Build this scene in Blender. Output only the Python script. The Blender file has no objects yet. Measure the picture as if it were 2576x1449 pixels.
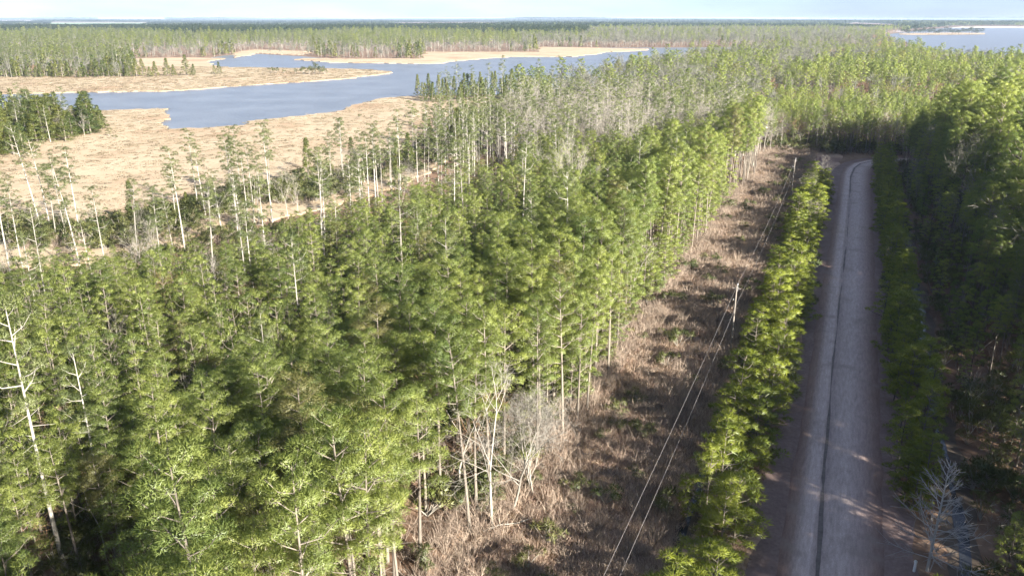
import bpy, math, random
import numpy as np

# ------------------------------------------------------------------ camera, sky, sun, exposure
SC = bpy.context.scene
COL = SC.collection
EYE = 43.0                       # height of the camera above the ground, metres
HFOV = math.radians(66.0)
FOC = 512.0 / math.tan(HFOV / 2)
PITCH = math.atan((287.5 - 17.8) / FOC)
cam_data = bpy.data.cameras.new('camera')
cam_data.sensor_width = 36.0
cam_data.lens = 18.0 / math.tan(HFOV / 2)
cam_data.clip_start = 1.0
cam_data.clip_end = 120000.0
cam = bpy.data.objects.new('camera', cam_data)
cam.location = (0, 0, EYE)
cam.rotation_euler = (math.pi / 2 - PITCH, 0, 0)
COL.objects.link(cam)
SC.camera = cam

SUN_EL = math.radians(24.0)
SUN_DIR = np.array([0.64, -0.768]) / math.hypot(0.64, 0.768)     # towards the sun, on the ground
SUN_AZ = math.atan2(SUN_DIR[0], SUN_DIR[1])                       # from +Y, clockwise
world = bpy.data.worlds.new('World')
SC.world = world
world.use_nodes = True
wn, wl = world.node_tree.nodes, world.node_tree.links
for n in list(wn):
    wn.remove(n)
w_out = wn.new('ShaderNodeOutputWorld')
w_bg = wn.new('ShaderNodeBackground')
w_sky = wn.new('ShaderNodeTexSky')
w_sky.sky_type = 'NISHITA'
w_sky.sun_disc = False
w_sky.sun_elevation = SUN_EL
w_sky.sun_rotation = SUN_AZ
w_sky.air_density = 0.65
w_sky.dust_density = 0.3
w_sky.ozone_density = 4.0
# thin high cloud all round the sky
w_tc = wn.new('ShaderNodeTexCoord')
w_map = wn.new('ShaderNodeMapping')
w_map.inputs['Scale'].default_value = (1.6, 1.6, 9.0)
w_noi = wn.new('ShaderNodeTexNoise')
w_noi.inputs['Scale'].default_value = 2.2
w_noi.inputs['Detail'].default_value = 6.0
w_ramp = wn.new('ShaderNodeValToRGB')
w_ramp.color_ramp.elements[0].position = 0.30
w_ramp.color_ramp.elements[1].position = 0.75
w_mul = wn.new('ShaderNodeMath'); w_mul.operation = 'MULTIPLY_ADD'; w_mul.inputs[1].default_value = 0.4; w_mul.inputs[2].default_value = 0.42
w_mix = wn.new('ShaderNodeMixRGB')
w_mix.inputs[2].default_value = (1.75, 2.1, 3.05, 1)
wl.new(w_tc.outputs['Generated'], w_map.inputs['Vector'])
wl.new(w_map.outputs['Vector'], w_noi.inputs['Vector'])
wl.new(w_noi.outputs['Fac'], w_ramp.inputs['Fac'])
wl.new(w_ramp.outputs['Color'], w_mul.inputs[0])
wl.new(w_mul.outputs[0], w_mix.inputs[0])
wl.new(w_sky.outputs['Color'], w_mix.inputs[1])
wl.new(w_mix.outputs['Color'], w_bg.inputs['Color'])
wl.new(w_bg.outputs['Background'], w_out.inputs['Surface'])
w_bg.inputs['Strength'].default_value = 0.05

sun_data = bpy.data.lights.new('sun', 'SUN')
sun_data.energy = 5.0
sun_data.angle = math.radians(0.6)
sun_data.color = (1.0, 0.93, 0.82)
sun = bpy.data.objects.new('sun', sun_data)
sun.rotation_euler = (math.pi / 2 - SUN_EL, 0, math.atan2(SUN_DIR[0], -SUN_DIR[1]))
COL.objects.link(sun)

vs = SC.view_settings
vs.view_transform = 'Standard'
vs.look = 'None'
vs.gamma = 1.0
vs.use_curve_mapping = False
vs.exposure = 2.55
SC.cycles.max_bounces = 6
SC.cycles.diffuse_bounces = 4
SC.cycles.glossy_bounces = 2
SC.cycles.transmission_bounces = 3
SC.cycles.transparent_max_bounces = 4
SC.cycles.volume_bounces = 0
SC.cycles.use_denoising = True
SC.cycles.caustics_reflective = False
SC.cycles.caustics_refractive = False

RNG = np.random.default_rng(11)
R = random.Random(5)

# ------------------------------------------------------------------ ground positions
def gp(px, py, z=0.0):
    """World point on the plane z of a point given in the survey picture (2576 wide, 1449 high)."""
    x = px / 2576 * 1024 - 512
    y = 287.5 - py / 1449 * 575.4
    dy = FOC * math.cos(PITCH) + y * math.sin(PITCH)
    dz = -FOC * math.sin(PITCH) + y * math.cos(PITCH)
    t = (z - EYE) / dz
    return (x * t, dy * t)

def to_px(x, y, z=0.0):
    x, y = np.asarray(x, float), np.asarray(y, float)
    h = z - EYE
    depth = y * math.cos(PITCH) - h * math.sin(PITCH)
    up = y * math.sin(PITCH) + h * math.cos(PITCH)
    depth = np.maximum(depth, 0.5)
    return ((512 + FOC * x / depth) * 2576 / 1024, (287.5 - FOC * up / depth) * 1449 / 575.4, depth)

ROAD_DIR = np.array([0.391, 0.9204]); ROAD_DIR /= np.linalg.norm(ROAD_DIR)
ROAD_RT = np.array([ROAD_DIR[1], -ROAD_DIR[0]])
def uv(x, y):
    return x * ROAD_RT[0] + y * ROAD_RT[1], x * ROAD_DIR[0] + y * ROAD_DIR[1]
def xy(u, v):
    return (u * ROAD_RT[0] + v * ROAD_DIR[0], u * ROAD_RT[1] + v * ROAD_DIR[1])

def inside(poly, x, y):
    x, y = np.asarray(x, float), np.asarray(y, float)
    res = np.zeros(x.shape, bool)
    n = len(poly)
    for i in range(n):
        x1, y1 = poly[i]; x2, y2 = poly[(i + 1) % n]
        if y1 == y2:
            continue
        c = ((y1 > y) != (y2 > y)) & (x < (x2 - x1) * (y - y1) / (y2 - y1) + x1)
        res ^= c
    return res

def dist_line(line, x, y):
    d = np.full(np.shape(x), 1e9)
    for (x1, y1), (x2, y2) in zip(line[:-1], line[1:]):
        vx, vy = x2 - x1, y2 - y1
        t = np.clip(((x - x1) * vx + (y - y1) * vy) / (vx * vx + vy * vy + 1e-9), 0, 1)
        d = np.minimum(d, np.hypot(x - x1 - t * vx, y - y1 - t * vy))
    return d

def W(pts):
    return [gp(*p) for p in pts]

RIVER = W([(-600, 205), (0, 210), (500, 170), (500, 150), (560, 140), (623, 134), (767, 142), (859, 150), (1050, 150),
           (1080, 140), (1352, 130), (1452, 120), (2290, 117), (2290, 132), (1990, 130), (1900, 143), (1760, 166), (1660, 187),
           (1560, 207), (1500, 226), (1440, 244), (1320, 256), (1000, 300), (600, 345), (380, 345), (300, 300), (-600, 300)])
MARSH_N = W([(-600, 240), (0, 236), (200, 233), (417, 230), (600, 217), (700, 210), (859, 200), (960, 187), (986, 181), (930, 176),
             (859, 174), (760, 172), (640, 171), (567, 170), (530, 163), (520, 157), (567, 147), (470, 145), (330, 147),
             (340, 165), (330, 185), (0, 185), (-600, 185)])
MARSH_BAY = W([(590, 146), (623, 139), (640, 134), (767, 139), (775, 129), (640, 125), (590, 132)])
MARSH_SPIT = W([(740, 151), (767, 147), (859, 148), (1059, 148), (1072, 131), (1352, 131), (1359, 118), (1626, 123), (1630, 127),
                (1526, 131), (1452, 143), (1300, 143), (1200, 148), (1092, 160), (1026, 160), (859, 158)])
MARSH_S = W([(-600, 284), (67, 281), (233, 282), (330, 277), (423, 275), (413, 285), (418, 297), (405, 310), (423, 328), (500, 325), (617, 317), (623, 307),
             (767, 293), (859, 280), (902, 263), (952, 250), (1039, 243), (1150, 240), (1250, 240), (1310, 262), (1310, 300),
             (1260, 340), (1170, 380), (1070, 440), (920, 500), (720, 545), (540, 580), (470, 620), (300, 660), (0, 670), (-600, 690)])
MARSH_E = W([(1975, 181), (2175, 177), (2180, 190), (1985, 194)])
SOUND = W([(2190, 92), (2235, 112), (2290, 142), (2350, 166), (2450, 176), (2950, 178), (3100, 68), (2400, 68), (2330, 74), (2260, 82)])
EDGE_S = W([(-600, 640), (0, 612), (190, 605), (370, 598), (450, 562), (520, 542), (620, 507), (770, 500), (860, 467), (1000, 432), (1080, 392),
            (1130, 347), (1200, 312), (1285, 290), (1295, 262)])
EDGE_N = W([(-600, 197), (0, 197), (330, 195), (345, 165), (333, 147), (450, 146), (560, 143), (617, 133), (783, 131), (800, 140), (859, 148),
            (1059, 149), (1072, 133), (1352, 132), (1359, 119), (1626, 122), (1960, 117), (2270, 117)])
CLUMP_W = W([(-400, 425), (0, 412), (60, 382), (140, 364), (200, 352), (262, 330), (238, 290), (100, 285), (0, 298), (-400, 300)])
FIELDS = [W(p) for p in ([(110, 67), (375, 65), (390, 57), (120, 57)], [(960, 69), (1295, 68), (1260, 57), (990, 59)],
                         [(230, 53), (430, 52), (420, 48), (240, 48)], [(-100, 58), (90, 58), (100, 52), (-100, 52)], [(2090, 66), (2280, 82), (2260, 66), (2150, 60)])]
FIELD_COL = [(0.16, 0.22, 0.13), (0.42, 0.38, 0.28), (0.40, 0.42, 0.40), (0.22, 0.20, 0.20), (0.30, 0.26, 0.27)]
BEND = [(3.1, 249), (3.6, 258), (5.2, 267), (9.0, 274.5), (15.0, 279.5), (24.0, 283), (42.0, 286), (70, 288)]      # (u, v) of the road's middle where it turns

# ------------------------------------------------------------------ materials
def mat(name):
    m = bpy.data.materials.new(name)
    m.use_nodes = True
    nt = m.node_tree
    for n in list(nt.nodes):
        nt.nodes.remove(n)
    out = nt.nodes.new('ShaderNodeOutputMaterial')
    return m, nt, out

def N(nt, t, **kw):
    n = nt.nodes.new(t)
    for k, v in kw.items():
        if k in n.inputs:
            n.inputs[k].default_value = v
        else:
            setattr(n, k, v)
    return n

def ramp(nt, src, stops):
    r = nt.nodes.new('ShaderNodeValToRGB')
    e = r.color_ramp.elements
    while len(e) < len(stops):
        e.new(0.5)
    for el, (p, c) in zip(e, stops):
        el.position = p
        el.color = (*c, 1)
    nt.links.new(src, r.inputs['Fac'])
    return r.outputs['Color']

def world_pos(nt):
    return nt.nodes.new('ShaderNodeNewGeometry').outputs['Position']

def noise(nt, vec, scale, detail=5.0, rough=0.6, stretch=None):
    if stretch:
        mp = nt.nodes.new('ShaderNodeMapping')
        mp.inputs['Rotation'].default_value = (0, 0, math.atan2(ROAD_DIR[0], ROAD_DIR[1]))
        nt.links.new(vec, mp.inputs['Vector'])
        mp2 = nt.nodes.new('ShaderNodeMapping')
        mp2.inputs['Scale'].default_value = stretch
        nt.links.new(mp.outputs['Vector'], mp2.inputs['Vector'])
        mp = mp2
        vec = mp.outputs['Vector']
    n = N(nt, 'ShaderNodeTexNoise', Scale=scale, Detail=detail, Roughness=rough)
    nt.links.new(vec, n.inputs['Vector'])
    return n.outputs['Fac']

def mixc(nt, fac, a, b, mode='MIX'):
    m = nt.nodes.new('ShaderNodeMixRGB')
    m.blend_type = mode
    for i, s in ((0, fac), (1, a), (2, b)):
        if hasattr(s, 'node'):
            nt.links.new(s, m.inputs[i])
        else:
            m.inputs[i].default_value = s if i == 0 else (*s, 1)
    return m.outputs['Color']

def leaf_mat(name, dark, light, transl=0.30, obj_var=0.5, odd=None):
    """Foliage: the colour wanders from tree to tree and from tuft to tuft."""
    m, nt, out = mat(name)
    info = nt.nodes.new('ShaderNodeObjectInfo')
    tint = N(nt, 'ShaderNodeAttribute', attribute_name='tint')
    a = N(nt, 'ShaderNodeMath', operation='MULTIPLY'); a.inputs[1].default_value = obj_var
    nt.links.new(info.outputs['Random'], a.inputs[0])
    b = N(nt, 'ShaderNodeMath', operation='MULTIPLY_ADD'); b.inputs[1].default_value = 1 - obj_var
    nt.links.new(tint.outputs['Fac'], b.inputs[0])
    nt.links.new(a.outputs[0], b.inputs[2])
    col = ramp(nt, b.outputs[0], [(0.1, dark), (0.9, light)])
    if odd:                                   # a few trees are browned or greyer than the rest
        f = ramp(nt, info.outputs['Random'], [(0.0, (0.55,) * 3), (0.025, (0.5,) * 3), (0.06, (0, 0, 0)), (1.0, (0, 0, 0))])
        col = mixc(nt, f, col, odd)
    d = N(nt, 'ShaderNodeBsdfDiffuse'); t = N(nt, 'ShaderNodeBsdfTranslucent')
    g = N(nt, 'ShaderNodeBsdfGlossy', Roughness=0.45)
    g.inputs['Color'].default_value = (0.7, 0.75, 0.7, 1)
    nt.links.new(col, d.inputs['Color'])
    nt.links.new(mixc(nt, 1.0, col, (1.1, 1.15, 0.55), 'MULTIPLY'), t.inputs['Color'])
    mx = N(nt, 'ShaderNodeMixShader'); mx.inputs[0].default_value = transl
    nt.links.new(d.outputs[0], mx.inputs[1]); nt.links.new(t.outputs[0], mx.inputs[2])
    m2 = N(nt, 'ShaderNodeMixShader'); m2.inputs[0].default_value = 0.035
    nt.links.new(mx.outputs[0], m2.inputs[1]); nt.links.new(g.outputs[0], m2.inputs[2])
    nt.links.new(m2.outputs[0], out.inputs['Surface'])
    return m

def wood_mat(name, dark, light, scale=3.0):
    m, nt, out = mat(name)
    tc = nt.nodes.new('ShaderNodeTexCoord')
    mp = nt.nodes.new('ShaderNodeMapping'); mp.inputs['Scale'].default_value = (1, 1, 0.35)
    nt.links.new(tc.outputs['Object'], mp.inputs['Vector'])
    f = noise(nt, mp.outputs['Vector'], scale, 4)
    info = nt.nodes.new('ShaderNodeObjectInfo')
    k = N(nt, 'ShaderNodeMath', operation='MULTIPLY_ADD'); k.inputs[1].default_value = 0.5; k.inputs[2].default_value = -0.2
    nt.links.new(info.outputs['Random'], k.inputs[0])
    s = N(nt, 'ShaderNodeMath', operation='ADD')
    nt.links.new(f, s.inputs[0]); nt.links.new(k.outputs[0], s.inputs[1])
    col = ramp(nt, s.outputs[0], [(0.25, dark), (0.8, light)])
    p = N(nt, 'ShaderNodeBsdfPrincipled', Roughness=0.9)
    nt.links.new(col, p.inputs['Base Color'])
    nt.links.new(p.outputs[0], out.inputs['Surface'])
    return m

def flat_mat(name, col, rough=0.7, metal=0.0, var=0.25, scale=4.0):
    m, nt, out = mat(name)
    tc = nt.nodes.new('ShaderNodeTexCoord')
    f = noise(nt, tc.outputs['Object'], scale, 5)
    c = ramp(nt, f, [(0.3, tuple(v * (1 - var) for v in col)), (0.7, tuple(min(1, v * (1 + var)) for v in col))])
    p = N(nt, 'ShaderNodeBsdfPrincipled', Roughness=rough, Metallic=metal)
    nt.links.new(c, p.inputs['Base Color'])
    nt.links.new(p.outputs[0], out.inputs['Surface'])
    return m

def ground_mat(name, stops, scales, bump=0.0, rough=0.95, patch=None, stretch=None):
    """Earth or litter: two noises of world position mixed through a colour ramp."""
    m, nt, out = mat(name)
    pos = world_pos(nt)
    a = noise(nt, pos, scales[0], 6, 0.65)
    b = noise(nt, pos, scales[1], 6, 0.7, stretch)
    mx = N(nt, 'ShaderNodeMath', operation='MULTIPLY_ADD'); mx.inputs[1].default_value = 0.5
    nt.links.new(a, mx.inputs[0])
    h = N(nt, 'ShaderNodeMath', operation='MULTIPLY'); h.inputs[1].default_value = 0.5
    nt.links.new(b, h.inputs[0]); nt.links.new(h.outputs[0], mx.inputs[2])
    col = ramp(nt, mx.outputs[0], stops)
    if patch:
        f = noise(nt, pos, patch[0], 4)
        f2 = ramp(nt, f, [(patch[1], (0, 0, 0)), (patch[2], (1, 1, 1))])
        col = mixc(nt, f2, col, patch[3])
    p = N(nt, 'ShaderNodeBsdfPrincipled', Roughness=rough)
    p.inputs['Specular IOR Level'].default_value = 0.2
    nt.links.new(col, p.inputs['Base Color'])
    if bump:
        bp = N(nt, 'ShaderNodeBump', Strength=0.8, Distance=bump)
        nt.links.new(mx.outputs[0], bp.inputs['Height'])
        nt.links.new(bp.outputs[0], p.inputs['Normal'])
    nt.links.new(p.outputs[0], out.inputs['Surface'])
    return m

def water_mat(name, base, rough, wave, dist, spec=0.5):
    m, nt, out = mat(name)
    pos = world_pos(nt)
    a = noise(nt, pos, wave, 4, 0.6)
    b = noise(nt, pos, wave * 0.07, 3, 0.5)
    bp = N(nt, 'ShaderNodeBump', Strength=1.0, Distance=dist)
    nt.links.new(a, bp.inputs['Height'])
    col = ramp(nt, b, [(0.35, tuple(v * 0.85 for v in base)), (0.65, tuple(v * 1.15 for v in base))])
    p = N(nt, 'ShaderNodeBsdfPrincipled', Roughness=rough, IOR=1.33)
    p.inputs['Specular IOR Level'].default_value = spec
    nt.links.new(col, p.inputs['Base Color'])
    nt.links.new(bp.outputs[0], p.inputs['Normal'])
    nt.links.new(p.outputs[0], out.inputs['Surface'])
    return m

M = {}
M['pine'] = leaf_mat('pine_needles', (0.11, 0.155, 0.042), (0.285, 0.318, 0.082), 0.5, obj_var=0.55, odd=(0.22, 0.17, 0.08))
M['young'] = leaf_mat('young_pine_needles', (0.115, 0.15, 0.024), (0.26, 0.285, 0.045), 0.5, obj_var=0.35)
M['thin'] = leaf_mat('thin_pine_needles', (0.10, 0.13, 0.05), (0.22, 0.245, 0.10), 0.5, obj_var=0.5)
M['cedar'] = leaf_mat('cedar_foliage', (0.05, 0.08, 0.02), (0.19, 0.195, 0.045), 0.35)
M['shrub'] = leaf_mat('shrub_leaves', (0.05, 0.07, 0.022), (0.16, 0.16, 0.055), 0.25)
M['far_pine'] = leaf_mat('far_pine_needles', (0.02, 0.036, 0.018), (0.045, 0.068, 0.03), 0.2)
M['twig'] = wood_mat('grey_twigs', (0.15, 0.135, 0.11), (0.32, 0.295, 0.25), 1.0)
M['redtwig'] = wood_mat('budding_twigs', (0.12, 0.07, 0.04), (0.25, 0.15, 0.085), 1.0)
M['fartwig'] = wood_mat('far_grey_twigs', (0.08, 0.083, 0.063), (0.165, 0.165, 0.13), 1.0)
M['farpale'] = wood_mat('far_pale_bark', (0.11, 0.105, 0.09), (0.24, 0.23, 0.195))
M['silver'] = wood_mat('silver_bark', (0.25, 0.235, 0.215), (0.44, 0.42, 0.39))
M['bark'] = wood_mat('pine_bark', (0.065, 0.053, 0.043), (0.18, 0.155, 0.125))
M['pale'] = wood_mat('pale_bark', (0.15, 0.138, 0.118), (0.30, 0.28, 0.245))
def grass_mat():
    m, nt, out = mat('marsh_grass')
    pos = world_pos(nt)
    a = noise(nt, pos, 0.03, 5, 0.6)
    b = noise(nt, pos, 0.3, 4, 0.6, (0.3, 1.4, 1))
    k = N(nt, 'ShaderNodeMath', operation='MULTIPLY_ADD'); k.inputs[1].default_value = 0.35
    nt.links.new(b, k.inputs[0])
    h = N(nt, 'ShaderNodeMath', operation='MULTIPLY'); h.inputs[1].default_value = 0.65
    nt.links.new(a, h.inputs[0]); nt.links.new(h.outputs[0], k.inputs[2])
    col = ramp(nt, k.outputs[0], [(0.34, (0.25, 0.187, 0.118)), (0.43, (0.315, 0.256, 0.166)), (0.5, (0.38, 0.324, 0.224)), (0.62, (0.35, 0.292, 0.198)), (0.7, (0.285, 0.222, 0.143))])
    d = N(nt, 'ShaderNodeBsdfDiffuse'); t = N(nt, 'ShaderNodeBsdfTranslucent')
    nt.links.new(col, d.inputs['Color']); nt.links.new(col, t.inputs['Color'])
    mx = N(nt, 'ShaderNodeMixShader'); mx.inputs[0].default_value = 0.3
    nt.links.new(d.outputs[0], mx.inputs[1]); nt.links.new(t.outputs[0], mx.inputs[2])
    nt.links.new(mx.outputs[0], out.inputs['Surface'])
    return m
M['grass'] = grass_mat()
M['deadgrass'] = leaf_mat('dead_grass', (0.15, 0.085, 0.07), (0.62, 0.475, 0.36), 0.25, 0.5)
M['brush'] = wood_mat('brush_twigs', (0.12, 0.085, 0.065), (0.33, 0.265, 0.205), 1.0)
M['floor'] = ground_mat('forest_floor', [(0.3, (0.075, 0.046, 0.03)), (0.5, (0.14, 0.088, 0.058)), (0.7, (0.24, 0.17, 0.115))], (0.08, 0.9), 0.3)
M['clearing'] = ground_mat('clearing_earth', [(0.3, (0.12, 0.072, 0.055)), (0.48, (0.28, 0.19, 0.135)), (0.68, (0.46, 0.35, 0.25))], (0.12, 1.2), 0.3,
                           patch=(0.05, 0.5, 0.62, (0.17, 0.105, 0.085)))
M['shoulder'] = ground_mat('pine_straw_verge', [(0.3, (0.10, 0.068, 0.058)), (0.5, (0.155, 0.11, 0.095)), (0.7, (0.235, 0.18, 0.155))], (0.3, 2.5), 0.06)
M['marsh'] = ground_mat('marsh_ground', [(0.3, (0.205, 0.152, 0.098)), (0.5, (0.275, 0.218, 0.148)), (0.7, (0.325, 0.265, 0.187))], (0.035, 0.35), 0.4,
                        patch=(0.02, 0.52, 0.68, (0.215, 0.145, 0.09)))
M['mud'] = ground_mat('shore_mud', [(0.3, (0.05, 0.04, 0.03)), (0.7, (0.13, 0.10, 0.075))], (0.2, 1.0))
M['water'] = water_mat('river_water', (0.10, 0.107, 0.118), 0.28, 0.55, 0.5, 0.34)
M['ditchwater'] = water_mat('ditch_water', (0.02, 0.022, 0.025), 0.03, 1.2, 0.02)
M['pole'] = wood_mat('weathered_pole', (0.12, 0.105, 0.09), (0.22, 0.195, 0.17))
M['steel'] = flat_mat('galvanised_steel', (0.45, 0.46, 0.47), 0.5, 0.7)
M['ceramic'] = flat_mat('insulator_glaze', (0.35, 0.36, 0.38), 0.25)
M['wire'] = flat_mat('aluminium_wire', (0.20, 0.185, 0.18), 0.5, 0.2)
M['white'] = flat_mat('white_paint', (0.78, 0.78, 0.76), 0.5, 0, 0.08)
M['sand'] = ground_mat('sand', [(0.3, (0.38, 0.34, 0.28)), (0.7, (0.48, 0.44, 0.37))], (0.01, 0.1))
for i, c in enumerate(FIELD_COL):
    M['field%d' % i] = ground_mat('field_crop' if i == 0 else 'field_stubble', [(0.3, tuple(v * 0.8 for v in c)), (0.7, tuple(v * 1.15 for v in c))], (0.004, 0.03))

# road gravel: worn paler wheel paths, darker verges and stains that are part of the surface
def road_mat():
    m, nt, out = mat('road_gravel')
    pos = world_pos(nt)
    att = N(nt, 'ShaderNodeAttribute', attribute_name='across')
    tracks = ramp(nt, att.outputs['Fac'], [(0.0, (0.136, 0.082, 0.062)), (0.10, (0.211, 0.148, 0.120)), (0.19, (0.387, 0.316, 0.282)), (0.29, (0.431, 0.353, 0.320)), (0.335, (0.299, 0.238, 0.212)), (0.385, (0.290, 0.230, 0.207)),
                                           (0.44, (0.352, 0.287, 0.257)), (0.60, (0.396, 0.324, 0.290)), (0.76, (0.308, 0.238, 0.212)), (0.91, (0.194, 0.131, 0.108)), (1.0, (0.128, 0.078, 0.062))])
    f = noise(nt, pos, 1.6, 8, 0.75, (2.2, 0.35, 1))
    g = noise(nt, pos, 0.22, 6, 0.6)
    h = noise(nt, pos, 9.0, 4, 0.7)
    c = mixc(nt, 1.0, tracks, ramp(nt, f, [(0.3, (0.66, 0.64, 0.63)), (0.68, (1.18, 1.17, 1.15))]), 'MULTIPLY')
    c = mixc(nt, 1.0, c, ramp(nt, h, [(0.3, (0.8, 0.8, 0.8)), (0.7, (1.15, 1.15, 1.15))]), 'MULTIPLY')
    c = mixc(nt, ramp(nt, g, [(0.54, (0, 0, 0)), (0.68, (0.55, 0.55, 0.55))]), c, (0.19, 0.15, 0.125))
    p = N(nt, 'ShaderNodeBsdfPrincipled', Roughness=0.9)
    nt.links.new(c, p.inputs['Base Color'])
    bp = N(nt, 'ShaderNodeBump', Strength=0.6, Distance=0.03)
    nt.links.new(f, bp.inputs['Height']); nt.links.new(bp.outputs[0], p.inputs['Normal'])
    nt.links.new(p.outputs[0], out.inputs['Surface'])
    return m
M['road'] = road_mat()
M['rut'] = ground_mat('damp_rut', [(0.3, (0.07, 0.06, 0.053)), (0.7, (0.19, 0.16, 0.14))], (0.5, 3.0), 0.03)

# ------------------------------------------------------------------ mesh helpers
class Shape:
    """Collects tubes, ribbons and blades; builds one mesh."""
    def __init__(self):
        self.v, self.f, self.n, self.t = [], [], [], []
        self.count = 0
    def add(self, v, f, nrm=None, tint=0.5):
        v = np.asarray(v, float)
        self.v.append(v)
        self.f.extend([tuple(int(i) + self.count for i in q) for q in f])
        self.n.append(np.zeros_like(v) if nrm is None else np.asarray(nrm, float))
        self.t.append(np.full(len(v), tint) if np.isscalar(tint) else np.asarray(tint, float))
        self.count += len(v)
    def tube(self, pts, rad, sides=5, cap=True):
        pts = [np.asarray(p, float) for p in pts]
        rings, nr = [], []
        for i, p in enumerate(pts):
            d = pts[min(i + 1, len(pts) - 1)] - pts[max(i - 1, 0)]
            d /= (np.linalg.norm(d) + 1e-9)
            a = np.cross(d, (0, 0, 1.0) if abs(d[2]) < 0.9 else (1.0, 0, 0)); a /= np.linalg.norm(a)
            b = np.cross(d, a)
            for k in range(sides):
                an = 2 * math.pi * k / sides
                o = a * math.cos(an) + b * math.sin(an)
                rings.append(p + o * rad[i]); nr.append(o)
        f = []
        for i in range(len(pts) - 1):
            for k in range(sides):
                k2 = (k + 1) % sides
                f.append((i * sides + k, i * sides + k2, (i + 1) * sides + k2, (i + 1) * sides + k))
        if cap:
            f.append(tuple((len(pts) - 1) * sides + k for k in range(sides)))
        self.add(rings, f, nr)
    def blades(self, base, tip, side, nrm, tint):
        """Many thin triangles at once; winding follows the wanted normal."""
        n = len(base)
        v = np.empty((n, 3, 3)); v[:, 0] = base - side; v[:, 1] = base + side; v[:, 2] = tip
        g = np.cross(v[:, 1] - v[:, 0], v[:, 2] - v[:, 0])
        flip = (g * nrm).sum(1) < 0
        v[flip, 0], v[flip, 1] = v[flip, 1].copy(), v[flip, 0].copy()
        f = np.arange(3 * n).reshape(n, 3)
        self.add(v.reshape(-1, 3), f.tolist(), np.repeat(nrm, 3, 0), np.repeat(np.broadcast_to(tint, (n,)), 3))
    def mesh(self, name, materials, mat_index=None, custom=True):
        me = bpy.data.meshes.new(name)
        v = np.concatenate(self.v)
        me.from_pydata(v.tolist(), [], self.f)
        for m in materials:
            me.materials.append(m)
        if mat_index is not None:
            me.polygons.foreach_set('material_index', mat_index)
        at = me.attributes.new('tint', 'FLOAT', 'POINT')
        at.data.foreach_set('value', np.concatenate(self.t).astype(np.float32))
        if custom:
            nr = np.concatenate(self.n)
            ln = np.linalg.norm(nr, axis=1, keepdims=True)
            nr = np.where(ln > 1e-6, nr / np.maximum(ln, 1e-6), 0)
            me.normals_split_custom_set_from_vertices(nr.tolist())
        me.update()
        return me

def join_shapes(name, parts):
    """parts: list of (Shape, material) -> one mesh for mass planting."""
    s = Shape(); mi = []
    for i, (p, m) in enumerate(parts):
        off = s.count
        s.v += p.v; s.n += p.n; s.t += p.t
        s.f += [tuple(k + off for k in q) for q in p.f]
        s.count += p.count
        mi += [i] * len(p.f)
    return s.mesh(name, [m for _, m in parts], mi)

def unit(a):
    return a / (np.linalg.norm(a, axis=-1, keepdims=True) + 1e-9)

def puff(sh, rng, c, r, n, ln, wd, axis_pt, flat=0.7, up=0.25, tint=None):
    """A tuft cloud of needles round c: reads as one rounded spray at the end of a bough."""
    d = unit(rng.normal(size=(n, 3)))
    d[:, 2] = np.where(d[:, 2] < -0.3, -d[:, 2] * 0.6, d[:, 2]); d = unit(d)
    rad = r * (0.35 + 0.65 * rng.random(n) ** 0.5)
    scl = np.array([1, 1, flat])
    base = c + d * rad[:, None] * scl * 0.72
    dirn = unit(d * scl + rng.normal(size=(n, 3)) * 0.45 + np.array([0, 0, up]))
    l = ln * (0.7 + 0.6 * rng.random(n))
    tip = base + dirn * l[:, None]
    side = unit(np.cross(dirn, rng.normal(size=(n, 3)))) * (wd * (0.7 + 0.6 * rng.random(n)))[:, None]
    outw = unit(c - axis_pt)
    nrm = unit(d * 0.75 + outw * 0.35 + rng.normal(size=(n, 3)) * 0.22 + np.array([0, 0, 0.15]))
    t0 = rng.random() if tint is None else tint
    sh.blades(base, tip, side, nrm, np.clip(t0 * 0.75 + 0.25 * rng.random(n), 0, 1))

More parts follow.
